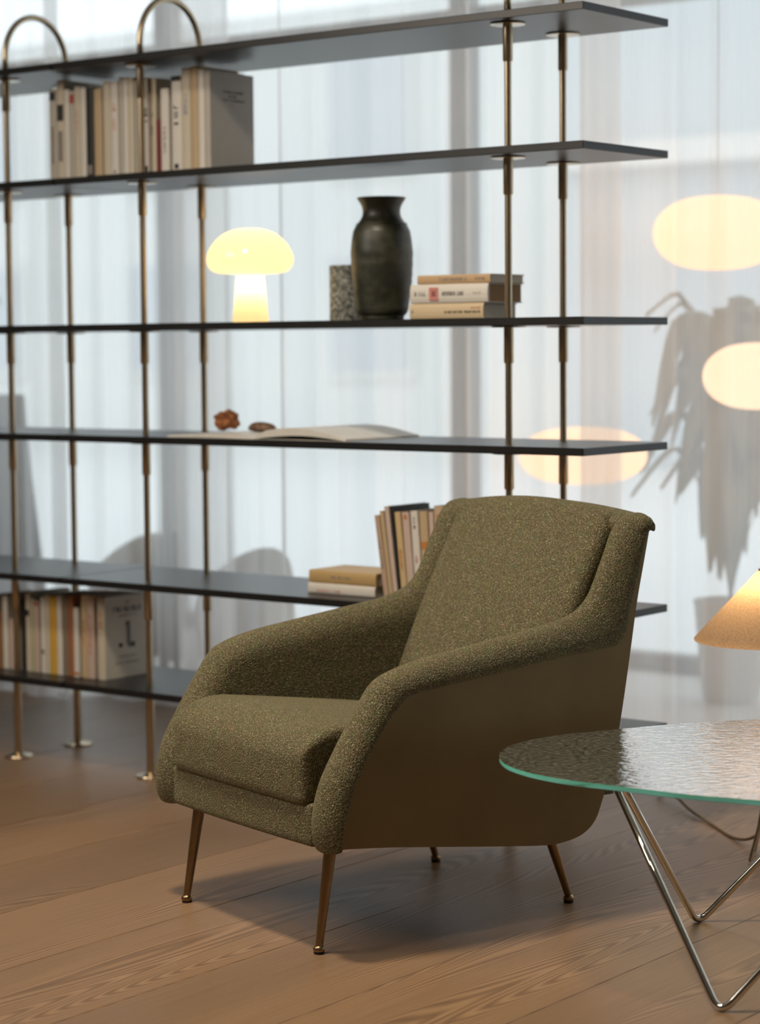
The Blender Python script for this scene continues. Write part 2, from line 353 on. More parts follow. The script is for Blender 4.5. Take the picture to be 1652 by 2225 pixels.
# ------------------------------------------------------------------ the room
S0, S1, D0, D1, ZC = -3.6, 6.9, -7.0, 2.6, 3.3
floor = struct(MB().box(S0, S1, D0, D1, -.06, -.022).build('floor', plain('subfloor', (.03, .025, .02), rough=.9)))
floor.location = (OX, OY, 0); floor.rotation_euler = (0, 0, -YAW)
PW = .326; plank_me = {}
k0 = int(math.floor((S0-2.03)/PW))
k = k0
while 2.03 + k*PW < S1:
    a = max(S0, 2.03+k*PW); b_ = min(S1, 2.03+(k+1)*PW)
    w_ = round(b_-a, 3)
    if w_ > .02:
        if w_ not in plank_me:
            plank_me[w_] = MB().box(.0008, w_-.0008, 0, 1.06-D0, -.022, 0).mesh('plank', M['wood'], bevel=.0012, bseg=1)
        o = obj('plank', plank_me[w_], floor); o.location = (a, D0, 0)
    k += 1
slab = struct(MB().box(S0, S1, 1.062, D1, -.022, 0).build('floor', plain('pale_display_floor', (.62, .60, .57), rough=.7)))
slab.location = (OX, OY, 0); slab.rotation_euler = (0, 0, -YAW)
def wall(name, s0, s1, d0, d1, z0, z1, mat):
    o = struct(MB().box(s0, s1, d0, d1, z0, z1).build(name, mat)); o.location = (OX, OY, 0); o.rotation_euler = (0, 0, -YAW); return o
wall('ceiling', S0, S1, D0, D1, ZC, ZC+.1, M['ceiling'])
wall('wall_left', S0-.1, S0, D0, D1, -.05, ZC, M['wall'])
wall('wall_right', S1, S1+.1, D0, D1, -.05, ZC, M['wall'])
wall('wall_back', S0, S1, D0-.1, D0, -.05, ZC, M['wall'])
# shop window: frame members and panes between them
win = struct(MB().box(S0, S1, D1-.05, D1+.05, -.05, .06).build('window_1', M['frame']))
win.location = (OX, OY, 0); win.rotation_euler = (0, 0, -YAW)
MB().box(S0, S1, D1-.05, D1+.05, 3.12, ZC).build('window_head', M['frame'], win)
ms = [S0+.04, -2.05, -.5, 1.05, 2.6, 4.15, 5.6, S1-.04]
for x in ms: MB().box(x-.035, x+.035, D1-.05, D1+.05, .06, 3.12).build('mullion', M['frame'], win)
for a, b_ in zip(ms[:-1], ms[1:]):
    MB().box(a+.035, b_-.035, D1-.03, D1+.03, 2.42, 2.48).build('transom', M['frame'], win)
    MB().add([(a+.035, D1, .06), (b_-.035, D1, .06), (b_-.035, D1, 2.42), (a+.035, D1, 2.42)], [(0, 1, 2, 3)]).build('pane', M['pane'], win)
    MB().add([(a+.035, D1, 2.48), (b_-.035, D1, 2.48), (b_-.035, D1, 3.12), (a+.035, D1, 3.12)], [(0, 1, 2, 3)]).build('pane', M['pane'], win)
# street and the pale building across it
st = struct(MB().box(-30, 40, D1+.1, 16, -.25, -.1).build('ground', M['asphalt'])); st.location = (OX, OY, 0); st.rotation_euler = (0, 0, -YAW)
bd = thing('building', 'pale building facade across the street behind the sheer curtain', 'building', P(0, 16, -.1), -YAW)
MB().box(-30, -8.6, 0, 4, 0, 5.2).build('facade_wall', M['facade'], bd)
bd2 = thing('building', 'grey-blue building beside the pale facade across the street', 'building', P(0, 15.6, -.1), -YAW)
M['facade_blue'] = plain('blue_grey_facade', (.50, .55, .58), rough=.8)
MB().box(-8.5, 14, 0, 4.4, 0, 5.6).build('facade_wall', M['facade_blue'], bd2)
MB().box(-8.5, 14, -.25, 0, 3.1, 3.35).build('ledge', M['facade'], bd2)
for i in range(6):
    for j in range(2):
        x = -28+i*3.2
        w = MB().box(x, x+1.3, -.06, .05, .9+j*2.3, 2.4+j*2.3).build('window_frame', M['facade'], bd)
        MB().box(x+.08, x+1.22, -.08, -.055, 1.0+j*2.3, 2.3+j*2.3).build('window_pane', M['facade_glass'], w)

# ------------------------------------------------------------------ sheer curtains: overlapping panels
def curtain(s0, s1, d0, seed, amp, wl, label):
    rnd = random.Random(seed); n = int((s1-s0)/.009)+1
    xs = [s0+(s1-s0)*i/(n-1) for i in range(n)]
    ph = [rnd.random()*6.28 for _ in range(4)]
    L_ = s1-s0
    def fold(x):
        a = 2*math.pi*x/wl
        return (math.sin(a+ph[0]+.9*math.sin(x*2.3+ph[2])) + .45*math.sin(a*1.9+ph[1]) + .25*math.sin(a*3.3+ph[3]))
    zs = [0.004, .012, .03, .06, .12, .25, .5, .9, 1.4, 1.9, 2.4, 2.9, 3.22]
    rows = []
    for z in zs:
        g = amp*(1.15-.45*z/3.2); row = []
        for x in xs:
            dd = fold(x)*g
            if z < .05: dd += (.05-z)*(.4*math.sin(x*31+ph[0])-.2)
            row.append((x-s0 + .35*g*math.sin(4*math.pi*x/wl+ph[1]), dd, z))
        rows.append(row)
    root = thing('sheer_curtain', label, 'curtain', P(s0, d0, 0), -YAW, 'sheer curtain panels along the shop window')
    MB().grid(rows).build('fabric_panel', M['sheer'], root, smooth=True)
    MB().tube([(0, 0, 3.225), (L_, 0, 3.225)], .012).build('heading_rod', M['grey_metal'], root, smooth=True)
curtain(-3.5, -.93, .84, 3, .024, .23, 'sheer white curtain panel behind the bookcase beside the tall dark vase')
curtain(-1.09, -.265, .95, 5, .020, .19, 'narrow sheer white curtain panel behind the upper row of books')
curtain(-.39, .79, .84, 8, .022, .23, 'sheer white curtain panel behind the mushroom lamp and stoneware vase')
curtain(.685, 1.20, .95, 11, .017, .21, 'narrow sheer white curtain panel behind the horizontal book pile')
curtain(1.135, 2.9, .84, 13, .020, .29, 'wide sheer white curtain panel behind the linen lampshade')
curtain(2.8, 4.7, .95, 17, .02, .28, 'sheer white curtain panel on the far side of the linen lamp, out past the bookcase')
curtain(4.6, 6.85, .84, 19, .02, .28, 'sheer white curtain panel at the end of the window wall')

# ------------------------------------------------------------------ bookcases
PA, PL, PD, EF, ER, TH = .2645, 1.7422, .2425, .0778, .0667, .0188
ZB = [1.98546, 1.66757, 1.26150, .95452, .55104, .25356]
bc = thing('bookcase', 'black open bookcase with brass tube uprights carrying the mushroom lamp and vase', 'bookcase', P(0, 0, 0), -YAW, 'open bookcases in front of the curtain')
bme = MB().box(.0015, PL-.0015, -EF, PD+ER, -TH, 0).mesh('shelf_board', M['black_wood'], bevel=.0012, bseg=1)
for z in ZB: o = obj('shelf_board', bme, bc); o.location = (0, 0, z)
RT = .0088; RS = .0122
tube_me = MB().tube([(0, 0, .004), (0, 0, ZB[0]+.002)], RT, 16).mesh('upright', M['brass'], smooth='auto')
sl_me = MB().lathe([(RS, 0), (RS, -.088), (RS-.001, -.09)], 20).mesh('sleeve', M['brass'], smooth='auto')
sl0_me = MB().lathe([(RS, 0), (RS, -(ZB[5]-TH-.012))], 20).mesh('lower_sleeve', M['brass'], smooth='auto')
fl_me = MB().lathe([(.041, 0), (.0425, -.001), (.0425, -.0032), (.041, -.004)], 36).mesh('flange', M['brass_bright'], smooth='auto')
ft_me = MB().lathe([(.0415, .0), (.0425, .003), (.041, .006), (.02, .009), (.0135, .013)], 36).mesh('foot_plate', M['brass'], smooth='auto')
for sx in (PA, PL-PA):
    for dy in (0, PD):
        up = obj('upright', tube_me, bc); up.location = (sx, dy, 0)
        for i, z in enumerate(ZB):
            o = obj('sleeve', sl_me if i < 5 else sl0_me, up); o.location = (0, 0, z-TH-.0005)
            o = obj('flange', fl_me, up); o.location = (0, 0, z-TH-.0003)
        obj('foot_plate', ft_me, up)
    r_ = PD/2
    pts = [(sx, 0, ZB[0]-.001), (sx, 0, ZB[0]+.04)] + [(sx, r_-r_*math.cos(math.pi*i/24), ZB[0]+.045+r_*1.03*math.sin(math.pi*i/24)) for i in range(25)] + [(sx, PD, ZB[0]+.04), (sx, PD, ZB[0]-.001)]
    MB().tube(pts, RT, 16).build('arch', M['brass'], bc, smooth=True)
bc2 = copy_tree(bc); bc2.location = P(-PL-.004, 0, 0)
bc2['label'] = 'black open bookcase with brass uprights standing beyond the one with the mushroom lamp'

# ------------------------------------------------------------------ armchair
CH = Vector((-.0074, 4.7538, 0)); CYAW = -.95433
chair = thing('armchair', 'olive boucle lounge armchair with bronze shell and slim tapered legs', 'armchair', CH, CYAW)
RIDGE = [(-.350, .213), (-.362, .235), (-.366, .28), (-.350, .345), (-.310, .415), (-.258, .493), (-.228, .533), (-.19, .553), (-.12, .571), (0, .588), (.12, .604), (.235, .620), (.298, .640), (.335, .672), (.354, .705), (.372, .74), (.390, .775), (.408, .808), (.435, .832), (.470, .838)]
SEAM = [(-.334, .222), (-.331, .24), (-.326, .275), (-.304, .338), (-.270, .398), (-.225, .459), (-.186, .502), (-.158, .515), (-.110, .5225), (0, .534), (.12, .547), (.25, .561), (.34, .569), (.376, .578), (.398, .602), (.408, .645), (.426, .70), (.442, .755), (.456, .795), (.472, .808)]
Rs, Ss = spline(RIDGE, 6), spline(SEAM, 6)
XR, XI, XO = .306, .259, .351
def arm(sgn):
    rows = []
    N = 8
    for (ry, rz), (sy, sz) in zip(Rs, Ss):
        dy, dz = (sy-ry)*1.12, (sz-rz)*1.12; row = []
        def pt(x, k): row.append((sgn*x, ry+dy*k, rz+dz*k))
        base_y = max(-.335, min(.44, sy)); row.append((sgn*XI, base_y, .226)); 
        pt(XI, 1.25 if True else 1)
        for i in range(N+1):
            th = math.pi/2*(1-i/N); pt(XR-(XR-XI)*math.sin(th), .95*(1-math.cos(th)))
        for i in range(1, N+1):
            th = math.pi/2*i/N; pt(XR+(XO-XR)*math.sin(th), .82*(1-math.cos(th)))
        pt(XO-.003, .93); pt(XO-.008, 1.0); pt(XO-.016, 1.03)
        rows.append(row)
    mb = MB().grid(rows)
    # close the foot of the arm
    o = len(mb.v); first = rows[0][2:]; cen = Vector((0, 0, 0))
    for p in first: cen += Vector(p)
    cen /= len(first); cen.z = .2205; mb.v.append(tuple(cen)); m_ = len(rows[0])
    for j in range(2, m_-1): mb.f.append((o, j, j+1))
    return mb
for sgn in (1, -1):
    me = arm(sgn).mesh('arm', M['fabric'], smooth=True); obj('arm', me, chair)
# bronze shell: side panels, back and underside
BACK = [(.472, .806), (.456, .736), (.436, .649), (.417, .542), (.391, .407), (.366, .311), (.335, .227), (.315, .192), (.283, .171), (.238, .162), (.188, .161), (.075, .174), (-.04, .189), (-.211, .211), (-.330, .223)]
Bs = spline(BACK, 5)
for sgn in (1, -1):
    xo, xi = sgn*.3385, sgn*.322
    ring = [p for p in Ss] + Bs[1:-1]
    mb = MB(); n = len(ring)
    mb.add([(xo, y, z) for y, z in ring] + [(xi, y, z) for y, z in ring], [tuple(range(n)), tuple(range(2*n-1, n-1, -1))] + [(i, (i+1) % n, n+(i+1) % n, n+i) for i in range(n)])
    mb.build('side_shell', M['shell'], chair)
rows = []
for y, z in Bs[:28]:
    rows.append([(x, y - .002 - .03*max(0, (abs(x)/.3385)**6)*0 + .012*(1-(x/.3385)**2), z) for x in [-.338+.676*i/16 for i in range(17)]])
mb = MB().grid(rows); mb.grid([[(p[0], p[1]-.014, p[2]+.004) for p in r] for r in rows]); mb.build('back_shell', M['shell'], chair, smooth=True)
rows = [[(x, y, z+.006) for x in (-.325, -.1, .1, .325)] for y, z in Bs[25:]]
mb = MB().grid(rows); mb.grid([[(p[0], p[1], p[2]+.012) for p in r] for r in rows]); mb.build('base_shell', M['shell'], chair)
# upholstered roll along the top of the back
prof = spline([(.428, .790), (.424, .808), (.440, .824), (.462, .830), (.480, .826), (.489, .816), (.489, .803), (.483, .797), (.474, .802), (.462, .806)], 4)
rows = []
for i in range(33):
    x = -.350+.700*i/32; e = abs(x)/.350; sh = 1 if e < .93 else math.sqrt(max(0, 1-((e-.93)/.07)**2))
    rows.append([(x, .460+(y-.460)*(.6+.4*sh) + .016*(1-e*e)*(1 if y > .45 else 0), .806+(z-.806)*(.7+.3*sh) + .022*(1-e*e)) for y, z in prof])
mb = MB().grid(rows); mb.f.append(tuple(range(len(prof)))); mb.f.append(tuple(32*len(prof)+i for i in range(len(prof))))
mb.build('back_top_roll', M['fabric'], chair, smooth=True)
# seat cushion
def seat():
    hx, hy, hz = .257, .298, .077
    mb = rounded_box(hx, hy, hz, .019, 16); out = []
    for x, y, z in mb.v:
        X, Y = x/hx, y/hy
        t = max(0, min(1, (-y-hy+.105)/.105))     # 0 .. 1 over the front 10 cm
        if z > 0:
            z += .014*(1-X*X)*(1-Y*Y*.8)*(z/hz)
            z -= .060*(1-math.sqrt(max(0, 1-t**2.2)))*(z/hz)
        if y < -.2: y -= .008*(1-X*X)*max(0, 1-((z+.02)/hz)**2)
        yy = y - .064
        slope = -.135*(yy+.25) if yy > -.25 else 0
        out.append((x, yy, (.3705 + z) + slope*(1 if z > 0 else .6)))
    mb.v = out; return mb
weld_me = weld(seat().mesh('seat_cushion', M['fabric'])); obj('seat_cushion', weld_me, chair)
# back cushion
def backc():
    hx, ht, hn = .262, .215, .032
    mb = rounded_box(hx, hn, ht, .026, 12); out = []
    for x, n, t in mb.v:
        X, T = x/hx, t/ht
        b = .018*(1-X*X)*(1-T*T*.85) if n < 0 else 0
        zoff = .020*(1-X*X)*max(0, T)**3
        f = (T+1)/2                              # 0 bottom .. 1 top
        y0 = .246 + (.454-.246)*f - .006*math.sin(math.pi*f)
        z0 = .425 + (.836-.425)*f
        nx, nz = .92, -.39
        out.append((x*(1.0+.012*f), y0 + (n - b)*nx, z0 + zoff + (n-b)*nz*.55))
    mb.v = out; return mb
obj('back_cushion', weld(backc().mesh('back_cushion', M['fabric'])), chair)
# front rail
mb = rounded_box(.272, .055, .0435, .012, 6); mb.v = [(x, y-.298-.006*(1-(x/.272)**2)*(1 if y < 0 else 0), z+.2595) for x, y, z in mb.v]
obj('front_rail', weld(mb.mesh('front_rail', M['fabric'])), chair)
for (fx, fy, tx, ty, tz) in ((-.257, -.329, -.252, -.292, .235), (.257, -.329, .252, -.292, .235), (.241, .328, .234, .262, .20), (-.238, .329, -.234, .262, .20)):
    f_ = Vector((fx, fy, .014)); t_ = Vector((tx, ty, tz))
    lg = MB().tube([f_, f_.lerp(t_, .5), t_], [.0078, .0108, .0138], 20).build('leg', M['leg_brass'], chair, smooth='auto')
    g = MB().lathe([(.0085, .003), (.0115, .006), (.0122, .010), (.0105, .0135), (.0082, .0165)], 24, fx, fy, 0).build('glide', M['leg_brass'], lg, smooth=True)
    MB().lathe([(.0105, 0), (.0108, .0035)], 24, fx, fy, 0).build('rubber_pad', M['rubber'], lg, smooth='auto')

# ------------------------------------------------------------------ glass coffee table
TM = Vector((.628, 4.26, 0)); AXK = Vector((-.997, .078, 0)); AXL = Vector((.078, .997, 0))
tb = thing('coffee_table', 'rippled glass coffee table with green edge on bent steel rod legs', 'table', TM, 0)
HALF = [(.402, 0), (.399, .045), (.382, .108), (.344, .172), (.30, .218), (.256, .252), (.175, .298), (.056, .366), (-.05, .407), (-.14, .438), (-.30, .462), (-.48, .448), (-.62, .385), (-.71, .27), (-.755, .13), (-.768, 0)]
h1 = spline(HALF, 6); h1[0] = (.402, 0.0)
cont = h1 + [(k_, -l_) for k_, l_ in h1[-2:0:-1]]
pts = [AXK*k_ + AXL*l_ for k_, l_ in cont]; n = len(pts); ZT, ZU = .405, .3955
MB().add([(p.x, p.y, ZT) for p in pts], [tuple(range(n))]).build('glass_top', M['table_glass'], tb)
ed = []
for dz, sc_ in ((0, .9975), (-.0015, 1.0), (-.008, 1.0), (-.0095, .9975)): ed.append([(p.x*sc_, p.y*sc_, ZT+dz) for p in pts])
MB().grid(ed, close_u=True).build('glass_edge', M['edge'], tb, smooth=True)
def rod(a, b_, c, r=.0072, bend=.035):
    a, b_, c = Vector(a), Vector(b_), Vector(c); d1 = (a-b_).normalized(); d2 = (c-b_).normalized()
    p1, p2 = b_+d1*bend, b_+d2*bend; path = [a, a.lerp(p1, .5)]
    for i in range(13):
        t = i/12; path.append(p1*(1-t)**2 + b_*2*t*(1-t) + p2*t*t)
    path += [c.lerp(p2, .5), c]
    zmin = min(p.z for p in path); 
    return MB().tube([p - TM + Vector((0, 0, .0075-zmin)) if 0 < i < len(path)-1 else p - TM for i, p in enumerate(path)], r, 18)
A1, A2 = Vector((.4335, 4.30, .387)), Vector((.444, 4.318, .387)); B1, B2 = Vector((.985, 4.0, .387)), Vector((1.02, 4.54, .387))
for a, m_, c in ((A1, (.603, 3.943, -.006), B1), (A2, (.653, 4.578, -.006), B2), (B1+Vector((.012, .01, 0)), (1.28, 4.25, -.006), B2+Vector((.012, -.01, 0)))):
    rod(a, m_, c).build('rod_leg', M['chrome'], tb, smooth=True)
for p in (A1.lerp(A2, .5), B1, B2):
    MB().lathe([(.016, 0), (.016, .008)], 24, p.x-TM.x, p.y-TM.y, .3872).build('glass_mount', M['chrome'], tb, smooth='auto')

# ------------------------------------------------------------------ floor lamp with linen cone shade
LP = Vector((.893, 5.14, 0))
lamp = thing('floor_lamp', 'low floor lamp with lit conical linen shade behind the glass table', 'lamp', LP)
zb = .512; Rb, Rt, hs_ = .168, .022, .158
prof = [(Rb-.0012, zb-.001), (Rb, zb), (Rb, zb+.004)] + [(Rb+(Rt-Rb)*t, zb+.004+hs_*t) for t in [i/14 for i in range(1, 15)]]
MB().lathe(prof, 72, cap0=False, cap1=False).build('lamp_shade', M['linen'], lamp, smooth=True)
MB().lathe([(.022, zb+hs_+.002), (.022, zb+hs_+.008), (.008, zb+hs_+.014), (.004, zb+hs_+.024)], 24).build('finial', M['brass'], lamp, smooth='auto')
MB().tube([(0, 0, .16), (0, 0, zb+hs_)], .006).build('stem', M['brass'], lamp, smooth='auto')
hub = MB().lathe([(.012, .15), (.018, .16), (.018, .175), (.008, .185)], 24).build('hub', M['brass'], lamp, smooth='auto')
f0 = Vector((.847-LP.x, 5.094-LP.y, 0)); ang0 = math.atan2(f0.y, f0.x)
for i in range(3):
    a = ang0+i*2*math.pi/3; rr = f0.length
    MB().tube([(rr*math.cos(a), rr*math.sin(a), .0045), (rr*.45*math.cos(a), rr*.45*math.sin(a), .08), (.006*math.cos(a), .006*math.sin(a), .165)], .0045, 12).build('leg', M['brass'], lamp, smooth='auto')
bl = bpy.data.lights.new('bulb_light', 'POINT'); bl.energy = 2.0; bl.color = (1.0, .72, .42); bl.shadow_soft_size = .022
bo = bpy.data.objects.new('bulb_light', bl); C.objects.link(bo); bo.location = (0.0, 0.0, zb+.098); bo.parent = lamp
cpts = [P(.72, .62, .006), Vector((.70, 6.02, .006))] + [Vector((x, y, z)) for x, y, z in ((.73, 5.857, .018), (.758, 5.778, .026), (.784, 5.634, .012), (.822, 5.48, .0045), (.847, 5.349, .0045), (.874, 5.262, .02), (.893, 5.20, .06), (.893, 5.15, .14))]
MB().tube([Vector(p)-LP for p in spline([tuple(p) for p in cpts], 6)], .0038, 10).build('power_cord', M['cord'], lamp, smooth=True)

# ------------------------------------------------------------------ books
def marks(parent, rects, mat, axis='y', off=0, name='print'):
    """small raised print patches: rects of (u0,u1,v0,v1) on a plane; axis y -> plane x,z at y=off; axis x -> plane y,z at x=off"""
    mb = MB(); e = .0003
    for u0_, u1_, v0, v1 in rects:
        if axis == 'y': mb.box(u0_, u1_, off-e, off+e, v0, v1)
        elif axis == 'x': mb.box(off-e, off+e, u0_, u1_, v0, v1)
        else: mb.box(u0_, u1_, v0, v1, off-e, off+e)
    return mb.build(name, mat, parent)
def glyph_row(rnd, a0, a1, b0, b1, vertical=False):
    """illegible run of little letter-like strokes between a0..a1"""
    out = []; x = a0; h = b1-b0
    while x < a1:
        w = h*rnd.uniform(.35, .75); g = h*.22
        if rnd.random() < .14: x += h*.6; continue
        if x+w > a1: break
        t = h*.2
        out.append((x, x+t, b0, b1))
        if rnd.random() < .7: out.append((x+t, x+w, b1-t, b1) if rnd.random() < .5 else (x+t, x+w, b0, b0+t))
        if rnd.random() < .5: out.append((x+w-t, x+w, b0, b1))
        x += w+g
    return [(b, c, a, d) for a, d, b, c in [(r[0], r[1], r[2], r[3]) for r in out]] if vertical else out
def make_book(label, group, loc, rz, th, h, dep, col, pages='paper', tilt=0, flat=False, decor=()):
    """book with its spine at local y=0 facing -y; thickness along x, height along z (flat: lies on its side, height along x)"""
    bk = thing('book', label, 'book', loc, rz, group)
    if tilt: bk.rotation_euler = (0, tilt, rz)
    ct = .0022 if th > .012 else .0012; cm = cover_mat(col)
    def mp(x0, x1, y0, y1, z0, z1):
        return (z0, z1, y0, y1, x0, x1) if flat else (x0, x1, y0, y1, z0, z1)
    # cover: rounded spine strip joined to two boards
    mb = MB(); arc = []
    for i in range(7):
        a = math.pi*i/6; arc.append((th/2 - th/2*math.cos(a), -.12*th*math.sin(a)))
    outer = [(0, dep)] + [(x, y+.001) for x, y in arc] + [(th, dep)]
    inner = [(th-ct, dep), (th-ct, ct+.002), (ct, ct+.002), (ct, dep)]
    ring = outer + inner; n_ = len(ring)
    def w3(x, y, z): return (z, y, x) if flat else (x, y, z)
    mb.add([w3(x, y, 0) for x, y in ring] + [w3(x, y, h) for x, y in ring], [tuple(range(n_)), tuple(range(n_, 2*n_))] + [(i, (i+1) % n_, n_+(i+1) % n_, n_+i) for i in range(n_)])
    mb.build('cover', cm, bk)
    MB().box(*mp(ct, th-ct, ct+.003, dep-.003, .002, h-.0025)).build('pages', M[pages], bk)
    rnd = random.Random(label)
    for dd in decor:
        kind, ink = dd[0], dd[1]; f = -.12*th-.0001+.001
        if kind == 'title':            # run of lettering along the spine between fractions a..b of its height
            a, b_, wfrac = dd[2], dd[3], dd[4]; hh = th*wfrac; x0 = th/2-hh/2 + (dd[5] if len(dd) > 5 else 0)
            rr = glyph_row(rnd, a*h, b_*h, x0, x0+hh)
            rects = rr if flat else [(q_[2], q_[3], q_[0], q_[1]) for q_ in rr]
            marks(bk, rects, M[ink], 'y', f, 'spine_print')
        elif kind == 'block':          # plain coloured label across the spine
            a, b_, wfrac = dd[2], dd[3], dd[4]; x0, x1 = th/2*(1-wfrac), th/2*(1+wfrac)
            rects = [(a*h, b_*h, x0, x1)] if flat else [(x0, x1, a*h, b_*h)]
            mb = MB()
            for u_0, u_1, v_0, v_1 in rects: mb.box(u_0, u_1, f-.0004, f+.0006, v_0, v_1)
            mb.build('spine_label', M[ink], bk)
        elif kind == 'cover':          # lettering on the right-hand cover: rows (y0,y1 as depth fractions, z as height fractions)
            rects = []
            for y0, y1, z0, z1 in dd[2]: rects += glyph_row(rnd, y0*dep, y1*dep, z0*h, z1*h)
            marks(bk, rects, M[ink], 'x', th+.0002, 'cover_print')
        elif kind == 'coverblock':
            marks(bk, [(a*dep, b_*dep, c*h, d*h) for a, b_, c, d in dd[2]], M[ink], 'x', th+.0002, 'cover_emblem')
    return bk
CREAM, WHITE, GREY, TAN, PINK, DARK = (.56, .50, .40), (.66, .63, .58), (.44, .41, .36), (.48, .36, .22), (.54, .42, .36), (.015, .014, .014)
def row(items, zi, dsp, py, group, where, dep_default):
    z = ZB[zi]+.0005
    for it in items:
        px0, px1, h, col, lab = it[:5]; decor = it[5] if len(it) > 5 else (); dep = it[6] if len(it) > 6 else dep_default
        off = it[7] if len(it) > 7 else 0
        a, _ = s_at(px0, py, dsp+off); b_, _ = s_at(px1, py, dsp+off)
        make_book(lab + where, group, P(a+.0004, dsp+off, z), -YAW, max(.006, b_-a-.0008), h, dep, col, decor=decor)
# upper row
row([
 (109, 126, .262, GREY, 'tall grey-beige book with a dark square at its spine top', (('block', 'ink', .88, .97, .7), ('block', 'ink_grey', .2, .6, .25)), .175),
 (126, 142, .285, CREAM, 'tall cream book with a black band on its spine', (('block', 'ink', .60, .76, .8), ('block', 'ink_grey', .2, .5, .5)), .20),
 (142, 153, .258, WHITE, 'slim white paperback next to the black-banded book'),
 (153, 164, .252, GREY, 'slim grey book with small red spine label', (('block', 'ink_red', .86, .96, .8),)),
 (164, 177, .262, CREAM, 'cream paperback right after the red-labelled grey book', (('title', 'ink_pale_red', .5, .75, .35),)),
 (177, 189, .258, WHITE, 'white paperback pressed against the black book', ()),
 (189, 206, .255, DARK, 'black-spined book', (('block', 'ink_grey', .06, .16, .6),)),
 (206, 224, .250, TAN, 'dull tan book following the black-spined one', ()),
 (226, 243, .268, CREAM, 'thick cream book after the gap past the tan one', ()),
 (243, 259, .266, WHITE, 'white book with faint red spine lettering', (('title', 'ink_pale_red', .5, .8, .45), ('block', 'ink_grey', .05, .08, .3))),
 (260, 270, .276, GREY, 'slim grey book left of the two pale green-grey ones', ()),
 (270, 280, .274, WHITE, 'slim off-white book with no print', ()),
 (280, 293, .272, CREAM, 'cream paperback hard against the brass upright', ()),
 (294, 311, .262, GREY, 'pale grey book hidden behind the brass upright', ()),
 (311, 325, .266, WHITE, 'pale book with big black figures on its spine', (('title', 'ink', .55, .70, .8), ('block', 'ink', .04, .10, .6))),
 (325, 341, .264, CREAM, 'cream book with brown spine lettering', (('title', 'ink_grey', .42, .66, .4),)),
 (342, 351, .150, (.16, .012, .012), 'short dark red book', ()),
 (351, 369, .232, WHITE, 'short white book right after the dark red one', (('title', 'ink_grey', .25, .55, .3),)),
 (375, 397, .262, WHITE, 'white book with heavy black spine lettering', (('title', 'ink', .50, .72, .42), ('block', 'ink', .05, .1, .4), ('block', 'ink', .95, 1.0, .9))),
 (397, 416, .282, CREAM, 'tall cream book with blue spine lettering', (('title', 'ink_blue', .56, .76, .4),)),
 (416, 433, .284, TAN, 'tall tan book beside the blue-lettered one', ()),
 (433, 446, .274, WHITE, 'off-white book second from the bare grey cover'),
 (446, 459, .268, GREY, 'grey paperback with faint printed lines on its bare cover', (('cover', 'ink_grey', ((.30, .78, .795, .82), (.42, .62, .755, .775), (.28, .80, .715, .735))),), .178),
], 1, .03, 372, 'books standing on the upper shelf', ' standing on the upper shelf', .165)
# lower row
row([
 (-34, -20, .20, TAN, 'tan book at the far end of the row'), (-20, -5, .215, CREAM, 'cream book second from the far end of the row'),
 (-5, 8, .17, (.26, .13, .06), 'short brown book'),
 (8, 19, .215, WHITE, 'tall white book beside the short brown one'),
 (21, 31, .150, PINK, 'short pinkish book left of the brass upright'),
 (31, 47, .225, GREY, 'grey book half hidden by the brass upright'),
 (49, 57, .205, DARK, 'black book'),
 (58, 68, .232, CREAM, 'cream book beside the black one', (('block', 'ink', .70, .78, .7),)),
 (68, 77, .215, (.44, .42, .28), 'pale greenish book'),
 (77, 87, .210, PINK, 'pinkish slim book with a red spot at its spine top', (('block', 'ink_red', .93, .98, .6),)),
 (90, 100, .222, WHITE, 'white book just left of the cream one by the yellow spine', (('block', 'ink_grey', .25, .31, .6),)),
 (100, 110, .230, CREAM, 'cream book touching the yellow spine'),
 (110, 125, .226, (.62, .36, .05), 'yellow-spined book'),
 (125, 137, .232, WHITE, 'white book touching the yellow spine'),
 (138, 150, .228, (.22, .17, .12), 'brown-grey book before the rust-brown one', (), .16),
 (150, 161, .235, (.34, .13, .06), 'rust-brown book', ()),
 (161, 173, .200, WHITE, 'shorter white book in front of the rust-brown one', (('block', 'ink_orange', .03, .07, .9),)),
 (178, 191, .238, (.54, .40, .24), 'sand-coloured book', (('title', 'ink_orange', .4, .7, .3),)),
 (191, 207, .238, PINK, 'pale book with faded pink spine', (('title', 'ink_pale_red', .3, .8, .4),)),
 (213, 230, .236, CREAM, 'cream book showing a pale front cover with a dark printed figure',
  (('title', 'ink_orange', .5, .85, .35),
   ('cover', 'ink', ((.18, .80, .80, .865),)), ('cover', 'ink_grey', ((.30, .70, .745, .765), (.30, .68, .245, .265), (.22, .76, .165, .19))),
   ('coverblock', 'ink_grey', ((.47, .56, .40, .68), (.50, .60, .36, .42), (.45, .53, .62, .68), (.47, .53, .90, .93))), ('coverblock', 'ink', ((.30, .38, .37, .42), (.55, .65, .36, .42)))), .185),
], 5, .016, 1465, 'books standing on the lowest shelf', ' on the lowest shelf', .165)
